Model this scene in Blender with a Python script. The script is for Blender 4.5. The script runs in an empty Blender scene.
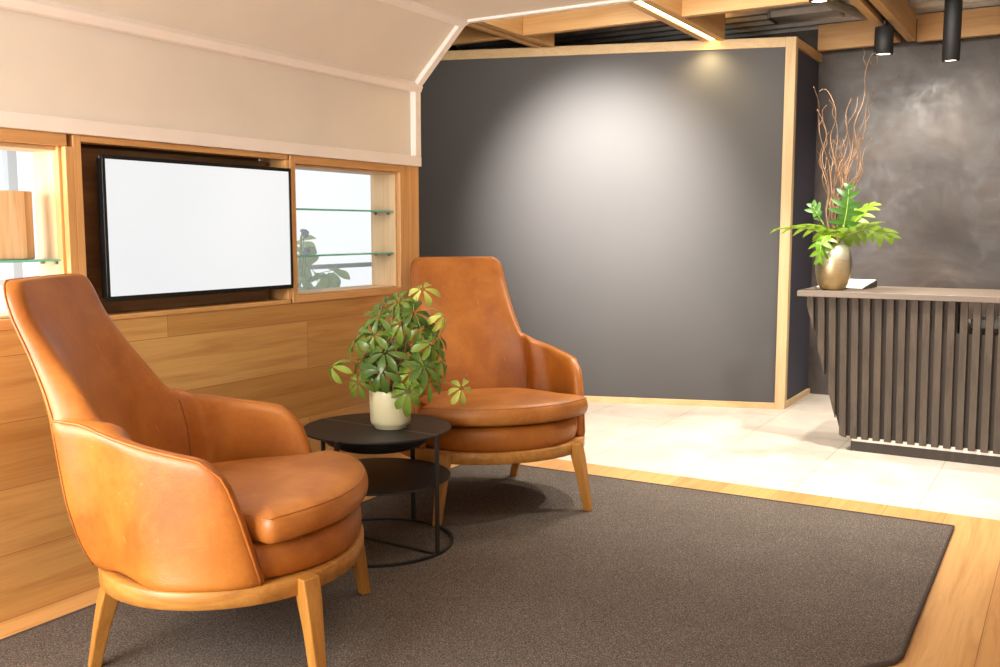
import bpy, bmesh, math, random
from mathutils import Vector, Matrix, Euler
from mathutils.bvhtree import BVHTree

random.seed(7)
S = bpy.context.scene
COL = S.collection
R = math.radians

# ------------------------------------------------------------------ materials
def lin(c):
    def f(v):
        v /= 255.0
        return v / 12.92 if v <= 0.04045 else ((v + 0.055) / 1.055) ** 2.4
    return (f(c[0]), f(c[1]), f(c[2]), 1.0)

class NT:
    def __init__(s, name):
        s.m = bpy.data.materials.new(name); s.m.use_nodes = True
        s.t = s.m.node_tree; s.b = s.t.nodes['Principled BSDF']
        s.tc = s.t.nodes.new('ShaderNodeTexCoord')
    def n(s, kind, **kw):
        x = s.t.nodes.new(kind)
        for k, v in kw.items():
            if k in x.inputs.keys(): x.inputs[k].default_value = v
            else: setattr(x, k, v)
        return x
    def l(s, a, b): s.t.links.new(a, b)
    def mapping(s, scale, rot=(0, 0, 0), loc=(0, 0, 0), src='Object'):
        mp = s.n('ShaderNodeMapping'); mp.inputs['Scale'].default_value = scale
        mp.inputs['Rotation'].default_value = rot; mp.inputs['Location'].default_value = loc
        s.l(s.tc.outputs[src], mp.inputs['Vector']); return mp.outputs['Vector']
    def noise(s, vec, scale=5.0, detail=4.0, rough=0.55, dist=0.0):
        x = s.n('ShaderNodeTexNoise', Scale=scale, Detail=detail, Roughness=rough, Distortion=dist)
        if vec is not None: s.l(vec, x.inputs['Vector'])
        return x.outputs['Fac']
    def ramp(s, fac, stops):
        x = s.n('ShaderNodeValToRGB'); e = x.color_ramp.elements
        while len(e) < len(stops): e.new(0.5)
        for el, (p, c) in zip(e, stops): el.position = p; el.color = c
        s.l(fac, x.inputs['Fac']); return x.outputs['Color']
    def mix(s, fac, a, b, blend='MIX'):
        x = s.n('ShaderNodeMix', data_type='RGBA', blend_type=blend)
        for sock, v in ((x.inputs[0], fac), (x.inputs[6], a), (x.inputs[7], b)):
            if hasattr(v, 'is_linked') or isinstance(v, bpy.types.NodeSocket): s.l(v, sock)
            else: sock.default_value = v
        return x.outputs[2]
    def bump(s, h, strength=0.2, dist=0.01):
        x = s.n('ShaderNodeBump', Strength=strength, Distance=dist)
        s.l(h, x.inputs['Height']); s.l(x.outputs['Normal'], s.b.inputs['Normal'])
    def set(s, **kw):
        for k, v in kw.items():
            k = k.replace('_', ' ')
            if isinstance(v, bpy.types.NodeSocket): s.l(v, s.b.inputs[k])
            else: s.b.inputs[k].default_value = v
        return s.m

def plain(name, c, rough=0.5, metal=0.0, var=0.06, scale=8.0, bump=0.0, bscale=200.0, **kw):
    t = NT(name); c = lin(c)
    d = tuple(max(0, x * (1 - var)) for x in c[:3]) + (1,); e = tuple(x * (1 + var) for x in c[:3]) + (1,)
    col = t.ramp(t.noise(t.tc.outputs['Object'], scale), [(0.3, d), (0.7, e)])
    if bump: t.bump(t.noise(t.tc.outputs['Object'], bscale, 2), bump, 0.003)
    return t.set(Base_Color=col, Roughness=rough, Metallic=metal, **kw)

def wood(name, dark, mid, light, grain='x', rough=0.42, k=1.0, scale=1.0):
    t = NT(name)
    sc = {'x': (0.9, 14, 14), 'y': (14, 0.9, 14), 'z': (14, 14, 0.9)}[grain]
    v = t.mapping(tuple(a * scale for a in sc))
    n1 = t.noise(v, 1.6 * k, 6, 0.6, 0.6)
    sf = tuple(a * 6 * scale if a > 1 else a * 2.0 * scale for a in sc)
    n2 = t.noise(t.mapping(sf), 2.0, 3, 0.6)
    col = t.ramp(n1, [(0.25, lin(dark)), (0.5, lin(mid)), (0.75, lin(light))])
    col = t.mix(0.22, col, t.ramp(n2, [(0.35, (0.45, 0.45, 0.45, 1)), (0.65, (1, 1, 1, 1))]), 'MULTIPLY')
    t.bump(n2, 0.05, 0.002)
    return t.set(Base_Color=col, Roughness=rough)

def planks(name, axes, row, length, c1, c2, grain_c, mortar, rough=0.4, msize=0.0015, off=0.37, gs=1.0, loc=(0, 0, 0)):
    """boards laid along axes[0], stacked along axes[1]"""
    t = NT(name)
    sep = t.n('ShaderNodeSeparateXYZ'); t.l(t.tc.outputs['Object'], sep.inputs[0])
    cmb = t.n('ShaderNodeCombineXYZ')
    t.l(sep.outputs[axes[0]], cmb.inputs[0]); t.l(sep.outputs[axes[1]], cmb.inputs[1])
    mp = t.n('ShaderNodeMapping'); mp.inputs['Location'].default_value = loc
    t.l(cmb.outputs[0], mp.inputs['Vector']); vec = mp.outputs['Vector']
    b = t.n('ShaderNodeTexBrick'); b.offset = off; b.offset_frequency = 2
    for kk, vv in (('Scale', 1.0), ('Mortar Size', msize), ('Mortar Smooth', 0.1), ('Brick Width', length), ('Row Height', row), ('Bias', 0.0)):
        b.inputs[kk].default_value = vv
    b.inputs['Color1'].default_value = lin(c1); b.inputs['Color2'].default_value = lin(c2); b.inputs['Mortar'].default_value = lin(mortar)
    t.l(vec, b.inputs['Vector'])
    m2 = t.n('ShaderNodeMapping'); m2.inputs['Scale'].default_value = (0.7 * gs, 11 * gs, 1)
    t.l(vec, m2.inputs['Vector'])
    # shift the grain from board to board with the board's own tone
    add = t.n('ShaderNodeVectorMath', operation='ADD'); sc = t.n('ShaderNodeVectorMath', operation='SCALE'); sc.inputs['Scale'].default_value = 9.0
    t.l(b.outputs['Color'], sc.inputs[0]); t.l(m2.outputs['Vector'], add.inputs[0]); t.l(sc.outputs[0], add.inputs[1])
    g = t.noise(add.outputs[0], 1.7, 6, 0.6, 1.1)
    col = t.mix(0.6, b.outputs['Color'], t.ramp(g, [(0.28, lin(grain_c)), (0.55, (1, 1, 1, 1))]), 'MULTIPLY')
    m3 = t.n('ShaderNodeMapping'); m3.inputs['Scale'].default_value = (3, 120, 1)
    t.l(vec, m3.inputs['Vector']); f = t.noise(m3.outputs['Vector'], 1.0, 3)
    col = t.mix(0.14, col, t.ramp(f, [(0.35, (0.4, 0.4, 0.4, 1)), (0.65, (1, 1, 1, 1))]), 'MULTIPLY')
    t.bump(b.outputs['Fac'], -0.15, 0.002)
    return t.set(Base_Color=col, Roughness=rough)

M = {}
M['panel_wood'] = planks('panel_wood', ('Y', 'Z'), 0.2125, 1.75, (214, 171, 106), (188, 140, 78), (206, 180, 144), (150, 100, 54), 0.36, 0.001, 0.43, 1.0, (0.35, 0, 0))
M['floor_wood'] = planks('floor_wood', ('Y', 'X'), 0.245, 3.1, (218, 170, 108), (200, 148, 88), (205, 180, 150), (150, 100, 55), 0.38, 0.0015, 0.4, 1.3, (0.3, 0, 0))
M['frame_wood'] = wood('frame_wood', (196, 144, 86), (218, 168, 108), (230, 184, 126), 'y')
M['frame_wood_v'] = wood('frame_wood_v', (196, 144, 86), (218, 168, 108), (230, 184, 126), 'z')
M['birch'] = wood('birch', (214, 180, 134), (226, 196, 152), (234, 208, 168), 'z', 0.5)
M['birch_y'] = wood('birch_y', (214, 180, 134), (226, 196, 152), (234, 208, 168), 'y', 0.5)
M['niche_wood'] = wood('niche_wood', (104, 74, 48), (126, 92, 60), (144, 110, 76), 'y', 0.5)
M['leg_wood'] = wood('leg_wood', (146, 96, 38), (174, 120, 52), (190, 138, 66), 'z', 0.4, 1.2)
M['ring_wood'] = wood('ring_wood', (146, 96, 40), (174, 120, 54), (192, 140, 70), 'x', 0.4, 1.2)
M['beam_wood'] = wood('beam_wood', (190, 142, 86), (208, 162, 106), (220, 180, 128), 'y', 0.5, 0.7)
M['beam_wood_x'] = wood('beam_wood_x', (190, 142, 86), (208, 162, 106), (220, 180, 128), 'x', 0.5, 0.7)
M['edge_wood_x'] = wood('edge_wood_x', (206, 172, 124), (218, 187, 141), (226, 200, 158), 'x', 0.5)
M['edge_wood_z'] = wood('edge_wood_z', (206, 172, 124), (218, 187, 141), (226, 200, 158), 'z', 0.5)
M['board_wood'] = wood('board_wood', (176, 128, 80), (218, 180, 132), (232, 202, 162), 'z', 0.55, 1.5)
M['desk_wood'] = wood('desk_wood', (64, 55, 48), (80, 70, 61), (96, 85, 74), 'z', 0.5)
M['desk_top'] = wood('desk_top', (96, 84, 74), (110, 97, 86), (122, 108, 96), 'x', 0.42)
M['desk_dark'] = plain('desk_dark', (58, 50, 44), 0.55)
M['white_trim'] = plain('white_trim', (244, 238, 234), 0.45, var=0.02)
M['fabric'] = plain('fabric', (228, 222, 213), 0.9, var=0.03, scale=3.0, bump=0.15, bscale=500)
M['black_metal'] = plain('black_metal', (34, 33, 33), 0.5, 0.2, bump=0.1, bscale=600)
M['black_matte'] = plain('black_matte', (26, 26, 27), 0.55)
M['bezel'] = plain('bezel', (18, 18, 19), 0.3)
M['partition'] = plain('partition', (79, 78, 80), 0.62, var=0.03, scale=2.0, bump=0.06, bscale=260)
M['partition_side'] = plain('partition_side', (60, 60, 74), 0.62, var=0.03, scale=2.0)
M['shade_wall'] = plain('shade_wall', (70, 66, 64), 0.7)
M['pot'] = plain('pot', (206, 202, 166), 0.32, var=0.04, scale=14)
M['soil'] = plain('soil', (60, 44, 32), 0.95, var=0.4, scale=90, bump=0.8, bscale=120)
M['stem'] = plain('stem', (122, 134, 66), 0.55, var=0.15)
M['bark'] = plain('bark', (126, 92, 60), 0.75, var=0.3, scale=40)
M['twig'] = plain('twig', (118, 88, 60), 0.7, var=0.3, scale=30)
M['paper'] = plain('paper', (240, 234, 226), 0.7, var=0.01)
M['dark_cover'] = plain('dark_cover', (40, 38, 34), 0.5)
M['steel'] = plain('steel', (150, 152, 156), 0.35, 0.9, var=0.1)
M['deck'] = plain('deck', (206, 204, 200), 0.5, 0.25, var=0.25, scale=5.0)
M['duct'] = plain('duct', (176, 174, 170), 0.5, 0.5, var=0.2, scale=6.0)
M['mullion'] = plain('mullion', (206, 218, 230), 0.5)
M['rail'] = plain('rail', (226, 229, 230), 0.5)
M['plant_pot_dark'] = plain('plant_pot_dark', (120, 120, 118), 0.6)
M['flower'] = plain('flower', (96, 104, 124), 0.8, var=0.25, scale=60)
M['outside_ground'] = plain('outside_ground', (205, 208, 210), 0.8)
M['thread'] = plain('thread', (120, 62, 22), 0.55)

def leather(name, base, worn, dark):
    t = NT(name); v = t.tc.outputs['Object']
    big = t.noise(v, 4.5, 5, 0.6, 0.4)
    col = t.ramp(big, [(0.3, lin(dark)), (0.5, lin(base)), (0.72, lin(worn))])
    fine = t.noise(v, 55, 3, 0.6)
    col = t.mix(0.12, col, t.ramp(fine, [(0.4, (0.5, 0.42, 0.36, 1)), (0.6, (1, 1, 1, 1))]), 'MULTIPLY')
    # a few thin pale scuffs
    sc = t.noise(t.mapping((3, 30, 9), (0.4, 0.2, 0.7)), 2.2, 2, 0.5, 2.0)
    col = t.mix(t.ramp(sc, [(0.70, (0, 0, 0, 1)), (0.76, (0.35, 0.35, 0.35, 1))]), col, lin((222, 158, 96)))
    vor = t.n('ShaderNodeTexVoronoi', Scale=260.0); t.l(v, vor.inputs['Vector'])
    addn = t.n('ShaderNodeMath', operation='MULTIPLY_ADD'); t.l(vor.outputs['Distance'], addn.inputs[0]); addn.inputs[1].default_value = 0.25
    t.l(t.noise(v, 9, 4, 0.6, 0.8), addn.inputs[2])
    t.bump(addn.outputs[0], 0.16, 0.006)
    ro = t.n('ShaderNodeMapRange'); t.l(fine, ro.inputs[0]); ro.inputs[3].default_value = 0.34; ro.inputs[4].default_value = 0.5
    return t.set(Base_Color=col, Roughness=ro.outputs[0], Specular_IOR_Level=0.5)
M['leather'] = leather('leather', (168, 101, 35), (182, 116, 45), (150, 84, 26))
M['leather_seat'] = leather('leather_seat', (172, 108, 45), (194, 132, 66), (150, 88, 32))

def mk_rug():
    t = NT('rug'); v = t.tc.outputs['Object']
    a = t.noise(v, 230, 2, 0.75); b = t.noise(v, 3.0, 4, 0.6)
    col = t.ramp(a, [(0.3, lin((56, 51, 47))), (0.5, lin((94, 86, 80))), (0.72, lin((152, 142, 133)))])
    col = t.mix(0.35, col, t.ramp(b, [(0.3, (0.6, 0.58, 0.55, 1)), (0.7, (1, 1, 1, 1))]), 'MULTIPLY')
    t.bump(t.noise(v, 240, 3, 0.7), 0.45, 0.006)
    return t.set(Base_Color=col, Roughness=0.97, Specular_IOR_Level=0.1)
M['rug'] = mk_rug()
M['rug_edge'] = plain('rug_edge', (66, 56, 52), 0.95, var=0.15, scale=80, bump=0.5, bscale=300)

def mk_tile():
    t = NT('tile')
    b = t.n('ShaderNodeTexBrick'); b.offset = 0.5
    for kk, vv in (('Scale', 1.0), ('Mortar Size', 0.003), ('Mortar Smooth', 0.2), ('Brick Width', 1.1), ('Row Height', 0.56), ('Bias', 0.0)):
        b.inputs[kk].default_value = vv
    sep = t.n('ShaderNodeSeparateXYZ'); t.l(t.tc.outputs['Object'], sep.inputs[0])
    cmb = t.n('ShaderNodeCombineXYZ'); t.l(sep.outputs['Y'], cmb.inputs[0]); t.l(sep.outputs['X'], cmb.inputs[1])
    mp = t.n('ShaderNodeMapping'); mp.inputs['Location'].default_value = (0.2, -0.09, 0); t.l(cmb.outputs[0], mp.inputs[0])
    t.l(mp.outputs[0], b.inputs['Vector'])
    b.inputs['Color1'].default_value = lin((222, 214, 204)); b.inputs['Color2'].default_value = lin((212, 203, 192)); b.inputs['Mortar'].default_value = lin((178, 168, 156))
    n = t.noise(t.tc.outputs['Object'], 2.6, 6, 0.65, 0.8)
    col = t.mix(0.6, b.outputs['Color'], t.ramp(n, [(0.3, lin((205, 198, 190))), (0.65, (1, 1, 1, 1))]), 'MULTIPLY')
    return t.set(Base_Color=col, Roughness=0.42)
M['tile'] = mk_tile()

def mk_plaster():
    t = NT('plaster'); v = t.tc.outputs['Object']
    a = t.noise(v, 1.7, 7, 0.62, 1.2); b = t.noise(v, 8.0, 6, 0.68, 0.5)
    col = t.ramp(a, [(0.3, lin((60, 52, 49))), (0.55, lin((86, 76, 71))), (0.75, lin((116, 102, 95)))])
    col = t.mix(0.5, col, t.ramp(b, [(0.35, (0.55, 0.53, 0.52, 1)), (0.65, (1.0, 1.0, 1.0, 1))]), 'MULTIPLY')
    ro = t.n('ShaderNodeMapRange'); t.l(b, ro.inputs[0]); ro.inputs[1].default_value = 0.3; ro.inputs[2].default_value = 0.7
    ro.inputs[3].default_value = 0.26; ro.inputs[4].default_value = 0.52
    t.bump(a, 0.12, 0.03)
    return t.set(Base_Color=col, Roughness=ro.outputs[0])
M['plaster'] = mk_plaster()

def mk_leaf(name, a, b, trans=0.25, rough=0.38):
    t = NT(name)
    oi = t.n('ShaderNodeObjectInfo')
    n = t.noise(t.tc.outputs['Object'], 14, 3)
    mx = t.n('ShaderNodeMath', operation='MULTIPLY_ADD'); t.l(oi.outputs['Random'], mx.inputs[0]); mx.inputs[1].default_value = 0.55
    hf = t.n('ShaderNodeMath', operation='MULTIPLY'); t.l(n, hf.inputs[0]); hf.inputs[1].default_value = 0.45
    t.l(hf.outputs[0], mx.inputs[2])
    col = t.ramp(mx.outputs[0], [(0.15, lin(a)), (0.8, lin(b))])
    m = t.set(Base_Color=col, Roughness=rough)
    tr = t.n('ShaderNodeBsdfTranslucent'); t.l(col, tr.inputs['Color'])
    ms = t.n('ShaderNodeMixShader'); ms.inputs[0].default_value = trans
    t.l(t.b.outputs[0], ms.inputs[1]); t.l(tr.outputs[0], ms.inputs[2])
    t.l(ms.outputs[0], t.t.nodes['Material Output'].inputs['Surface'])
    return m
M['leaf_dark'] = mk_leaf('leaf_dark', (50, 82, 30), (130, 160, 62), .25, .3)
M['leaf_young'] = mk_leaf('leaf_young', (140, 168, 62), (192, 204, 100), 0.3)
M['leaf_split'] = mk_leaf('leaf_split', (92, 138, 30), (140, 172, 48), 0.25)
M['leaf_split_dark'] = mk_leaf('leaf_split_dark', (46, 88, 30), (78, 116, 42), 0.2)
M['leaf_out'] = mk_leaf('leaf_out', (150, 190, 120), (206, 224, 140), 0.65)

def emit(name, c, s):
    t = NT(name); cc = lin(c)
    return t.set(Base_Color=cc, Emission_Color=cc, Emission_Strength=s, Roughness=0.4)
def mk_screen():
    t = NT('screen')
    col = t.ramp(t.noise(t.tc.outputs['Object'], 1.2, 1), [(0.3, lin((238, 240, 241))), (0.7, lin((249, 249, 248)))])
    return t.set(Base_Color=(0.02, 0.02, 0.02, 1), Emission_Color=col, Emission_Strength=0.97, Roughness=0.4)
M['screen'] = mk_screen()
M['led'] = emit('led', (255, 206, 120), 22.0)
M['lens'] = emit('lens', (255, 246, 226), 5.0)

def mk_glass():
    t = NT('shelf_glass')
    return t.set(Base_Color=(0.70, 0.92, 0.86, 1), Roughness=0.02, Transmission_Weight=0.9, IOR=1.45)
M['glass'] = mk_glass()
def mk_pane():
    t = NT('window_pane')
    tr = t.n('ShaderNodeBsdfTransparent'); tl = t.n('ShaderNodeBsdfTranslucent'); tl.inputs['Color'].default_value = (.95, .97, .97, 1)
    ms = t.n('ShaderNodeMixShader'); ms.inputs[0].default_value = .16
    t.l(tr.outputs[0], ms.inputs[1]); t.l(tl.outputs[0], ms.inputs[2])
    t.l(ms.outputs[0], t.t.nodes['Material Output'].inputs['Surface'])
    return t.m
M['pane'] = mk_pane()
M['glass_edge'] = plain('glass_edge', (120, 206, 186), 0.25, var=.02)
def mk_vase():
    t = NT('vase_metal')
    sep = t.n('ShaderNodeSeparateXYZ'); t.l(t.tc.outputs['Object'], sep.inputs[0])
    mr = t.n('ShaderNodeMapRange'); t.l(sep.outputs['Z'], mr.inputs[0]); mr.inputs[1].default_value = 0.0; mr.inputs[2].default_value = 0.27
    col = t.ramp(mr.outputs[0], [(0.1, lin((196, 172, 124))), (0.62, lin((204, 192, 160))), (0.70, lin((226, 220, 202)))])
    n = t.noise(t.mapping((6, 6, 40)), 3, 3)
    col = t.mix(0.25, col, t.ramp(n, [(0.35, (0.6, 0.55, 0.48, 1)), (0.65, (1, 1, 1, 1))]), 'MULTIPLY')
    return t.set(Base_Color=col, Metallic=0.85, Roughness=0.36)
M['vase'] = mk_vase()

# ------------------------------------------------------------------ mesh helpers
def V(*a): return Vector(a)
class MB:
    def __init__(s): s.bm = bmesh.new()
    def box(s, a, b):
        x0, y0, z0 = a; x1, y1, z1 = b
        v = [s.bm.verts.new(p) for p in ((x0, y0, z0), (x1, y0, z0), (x1, y1, z0), (x0, y1, z0), (x0, y0, z1), (x1, y0, z1), (x1, y1, z1), (x0, y1, z1))]
        for f in ((0, 3, 2, 1), (4, 5, 6, 7), (0, 1, 5, 4), (1, 2, 6, 5), (2, 3, 7, 6), (3, 0, 4, 7)):
            s.bm.faces.new([v[i] for i in f])
        return s
    def hexa(s, lo, hi):
        """prism between two matching outlines (lists of points)"""
        return s.loft([lo, hi], True, True)
    def loft(s, rings, cap0=True, cap1=True, closed=True):
        rows = [[s.bm.verts.new(p) for p in r] for r in rings]; n = len(rows[0])
        for a, b in zip(rows, rows[1:]):
            for i in range(n if closed else n - 1):
                j = (i + 1) % n
                s.bm.faces.new((a[i], a[j], b[j], b[i]))
        if cap0: s.bm.faces.new(rows[0][::-1])
        if cap1: s.bm.faces.new(rows[-1])
        return s
    def lathe(s, prof, c=(0, 0, 0), seg=40, cap0=True, cap1=True):
        return s.loft([[(c[0] + r * math.cos(2 * math.pi * i / seg), c[1] + r * math.sin(2 * math.pi * i / seg), c[2] + z) for i in range(seg)] for r, z in prof], cap0, cap1)
    def tube(s, pts, rad, seg=8, closed=False, caps=True):
        pts = [Vector(p) for p in pts]; n = len(pts)
        rads = rad if isinstance(rad, (list, tuple)) else [rad] * n
        up = None; rings = []
        for i, p in enumerate(pts):
            a = pts[(i - 1) % n] if (closed or i > 0) else p
            b = pts[(i + 1) % n] if (closed or i < n - 1) else p
            t = (b - a).normalized() if (b - a).length > 1e-9 else V(0, 0, 1)
            if up is None:
                up = t.orthogonal().normalized()
            else:
                up = (up - t * up.dot(t)); up = up.normalized() if up.length > 1e-6 else t.orthogonal().normalized()
            w = t.cross(up)
            rings.append([p + (up * math.cos(2 * math.pi * k / seg) + w * math.sin(2 * math.pi * k / seg)) * rads[i] for k in range(seg)])
        if closed: rings.append(rings[0]); return s.loft(rings, False, False)
        return s.loft(rings, caps, caps)
    def prism(s, outline, z0, z1):
        return s.loft([[(x, y, z0) for x, y in outline], [(x, y, z1) for x, y in outline]])
    def poly(s, pts, off):
        """flat polygon given in 3D, thickened by the vector off"""
        off = Vector(off)
        return s.loft([[Vector(p) for p in pts], [Vector(p) + off for p in pts]])
    def build(s, name, mat, parent=None, smooth=False, bevel=0.0, seg=2, subsurf=0, loc=None):
        bmesh.ops.remove_doubles(s.bm, verts=s.bm.verts, dist=1e-6)
        bmesh.ops.recalc_face_normals(s.bm, faces=s.bm.faces)
        me = bpy.data.meshes.new(name); s.bm.to_mesh(me); s.bm.free()
        me.materials.append(M[mat] if isinstance(mat, str) else mat)
        if smooth:
            for p in me.polygons: p.use_smooth = True
        o = bpy.data.objects.new(name, me); COL.objects.link(o)
        if parent: o.parent = parent
        if loc: o.location = loc
        if bevel:
            b = o.modifiers.new('bevel', 'BEVEL'); b.width = bevel; b.segments = seg; b.limit_method = 'ANGLE'; b.angle_limit = R(35)
        if subsurf:
            b = o.modifiers.new('sub', 'SUBSURF'); b.levels = subsurf; b.render_levels = subsurf
        return o
def bx(name, a, b, mat, parent=None, bevel=0.002): return MB().box(a, b).build(name, mat, parent, bevel=bevel)
def struct(o): o['kind'] = 'structure'; return o
def tag(o, label, cat, group=None):
    o['label'] = label; o['category'] = cat
    if group: o['group'] = group
    return o
def thing(name, label, cat, loc=(0, 0, 0), rz=0.0, group=None):
    o = bpy.data.objects.new(name, None); o.empty_display_size = 0.1; COL.objects.link(o)
    o.location = loc; o.rotation_euler = (0, 0, rz)
    return tag(o, label, cat, group)
def copy_tree(o, parent=None):
    c = o.copy(); COL.objects.link(c)
    if parent: c.parent = parent
    for ch in list(o.children): copy_tree(ch, c)
    return c
def interp(x, pts):
    if x <= pts[0][0]: return pts[0][1]
    for (a, b), (c, d) in zip(pts, pts[1:]):
        if x <= c: return b + (d - b) * (x - a) / (c - a)
    return pts[-1][1]
def smooth_path(pts, n=6):
    pts = [Vector(p) for p in pts]; out = []
    for i in range(len(pts) - 1):
        p0 = pts[max(i - 1, 0)]; p1 = pts[i]; p2 = pts[i + 1]; p3 = pts[min(i + 2, len(pts) - 1)]
        for k in range(n):
            t = k / n
            out.append(0.5 * ((2 * p1) + (p2 - p0) * t + (2 * p0 - 5 * p1 + 4 * p2 - p3) * t * t + (3 * p1 - p0 - 3 * p2 + p3) * t ** 3))
    out.append(pts[-1]); return out

# ------------------------------------------------------------------ camera
cam = bpy.data.cameras.new('camera'); co = bpy.data.objects.new('camera', cam); COL.objects.link(co)
TH = R(31.06); PH = math.atan(104.5 / 958)
fw = V(-math.sin(TH) * math.cos(PH), math.cos(TH) * math.cos(PH), -math.sin(PH))
co.location = (2.886, 0, 1.25); co.rotation_euler = fw.to_track_quat('-Z', 'Y').to_euler()
cam.sensor_width = 36; cam.lens = 36 * 0.958; cam.clip_start = 0.05
S.camera = co

# ------------------------------------------------------------------ the setting
WX = -0.175   # back of the wood wall
struct(MB().box((-0.2, -3, -0.05), (6, 4.557, 0)).build('floor', 'floor_wood'))
struct(MB().box((-3, 4.557, -0.05), (6, 8, 0.0)).build('floor_tiles', 'tile'))
struct(MB().box((-6, -4, -0.06), (-0.2, 4.557, -0.004)).build('ground', 'outside_ground'))
# wood wall: lower panelling, then niche frames
struct(bx('wall_left', (WX, -3, 0), (0, 3.99, 0.932), 'panel_wood', None, 0.001))
def rails(name, segs, bevel=0.0025):
    root = bpy.data.objects.new(name, None); COL.objects.link(root); struct(root)
    for n, a, b, m in segs: bx(n, a, b, m, root, bevel)
    return root
F = 'frame_wood'; FV = 'frame_wood_v'
# left display window (box open to the daylight)
rails('window_1', [
    ('top_rail', (WX, -3, 1.522), (0.004, 2.014, 1.562), F), ('bottom_rail', (WX + .02, -3, 0.932), (0.004, 2.014, 0.966), F),
    ('stile', (-0.045, 2.006, 0.966), (0.004, 2.036, 1.522), FV),
    ('box_side', (WX, 2.006, 0.966), (-0.046, 2.03, 1.522), 'birch'),
    ('box_top', (WX, -3, 1.508), (-0.03, 2.006, 1.5215), 'birch_y'), ('box_sill', (WX, -3, 0.9665), (-0.03, 2.006, 0.975), 'birch_y'),
    ('pane', (WX - .006, -3, 0.966), (WX - .001, 2.03, 1.522), 'pane'), ('bead', (-0.046, 1.994, 0.966), (-0.018, 2.0055, 1.522), FV)])
struct(bx('trim_1', (WX, 2.0365, 0.932), (0.004, 2.066, 1.562), FV))
# niche round the television
rails('trim_2', [
    ('top_rail', (-0.06, 2.066, 1.540), (0.004, 3.05, 1.562), F), ('bottom_rail', (WX, 2.066, 0.932), (0.004, 3.05, 0.950), F),
    ('back_panel', (WX, 2.066, 0.950), (WX + .012, 3.05, 1.562), 'niche_wood'),
    ('mount_board', (-0.10, 2.066, 0.9505), (-0.075, 3.0, 1.532), 'niche_wood'),
    ('side_lining', (-0.16, 2.0665, 0.9505), (-0.03, 2.072, 1.5395), 'niche_wood')])
struct(bx('trim_3', (WX, 3.034, 0.9505), (0.004, 3.0595, 1.5395), FV))
# right display window
rails('window_2', [
    ('stile', (WX, 3.06, 0.932), (0.006, 3.092, 1.562), FV), ('stile', (WX, 3.832, 0.932), (0.003, 3.99, 1.562), FV),
    ('top_rail', (WX, 3.092, 1.528), (0.006, 3.832, 1.562), F), ('bottom_rail', (WX, 3.092, 0.932), (0.006, 3.832, 0.962), F),
    ('pane', (WX - .006, 3.0925, 0.962), (WX - .001, 3.8315, 1.528), 'pane'), ('box_side', (WX, 3.822, 0.962), (-0.02, 3.8315, 1.528), 'birch'), ('box_side', (WX, 3.0925, 0.962), (-0.02, 3.10, 1.528), 'birch'),
    ('box_sill', (WX, 3.10, 0.9625), (-0.02, 3.822, 0.970), 'birch_y'), ('box_top', (WX, 3.10, 1.518), (-0.02, 3.822, 1.5275), 'birch_y')])
# tent-like fabric lining with white frame
struct(bx('wall_upper', (WX, -3, 1.5625), (-0.012, 3.97, 1.95), 'fabric', None, 0))
struct(bx('trim_4', (-0.02, -3, 1.5625), (0.022, 3.99, 1.612), 'white_trim', None, .003))
struct(bx('trim_5', (-0.02, 3.945, 1.6125), (0.02, 3.99, 1.935), 'white_trim', None, .003))
struct(MB().poly([(-.02, -3, 1.928), (.024, -3, 1.928), (.036, -3, 1.955), (.01, -3, 1.985), (-.02, -3, 1.985)], (0, 6.99, 0)).build('trim_6', 'white_trim', bevel=.003))
RX, RZ = 0.30, 2.245
struct(MB().poly([(-.012, -3, 1.95), (RX - .012, -3, RZ + .005), (RX - .03, -3, RZ + .02), (-.03, -3, 1.965)], (0, 6.965, 0)).build('ceiling_slope', 'fabric'))
struct(MB().poly([(RX - .026, -3, RZ - .030), (RX + .014, -3, RZ - .012), (RX + .02, -3, RZ + .015), (RX - .03, -3, RZ + .015)], (0, 6.99, 0)).build('trim_7', 'white_trim', bevel=.003))
d = V(1, 0, 1).normalized() * 0.03
struct(MB().poly([(0.012, 3.945, 1.94), (RX - .008, 3.945, RZ - .018), (RX - .035, 3.945, RZ + .01), (-.018, 3.945, 1.965)], (0, .045, 0)).build('trim_8', 'white_trim', bevel=.003))
struct(bx('ceiling', (RX, -3, RZ), (3.6, 3.97, RZ + .02), 'fabric', None, 0))
struct(bx('trim_9', (RX + .0205, 3.955, RZ - .012), (3.6, 3.99, RZ + .022), 'white_trim', None, .003))
# outside: window bands beyond the display boxes
rails('window_3', [('mullion', (-1.22, 2.545, 0), (-1.18, 2.59, 3.0), 'mullion'), ('mullion', (-1.22, 0.6, 0), (-1.18, 0.64, 3.0), 'mullion'),
    ('transom', (-1.22, 2.59, 1.000), (-1.18, 5.2, 1.028), 'rail'), ('transom', (-1.22, -2.0, 1.000), (-1.18, 2.545, 1.028), 'rail')])
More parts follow.
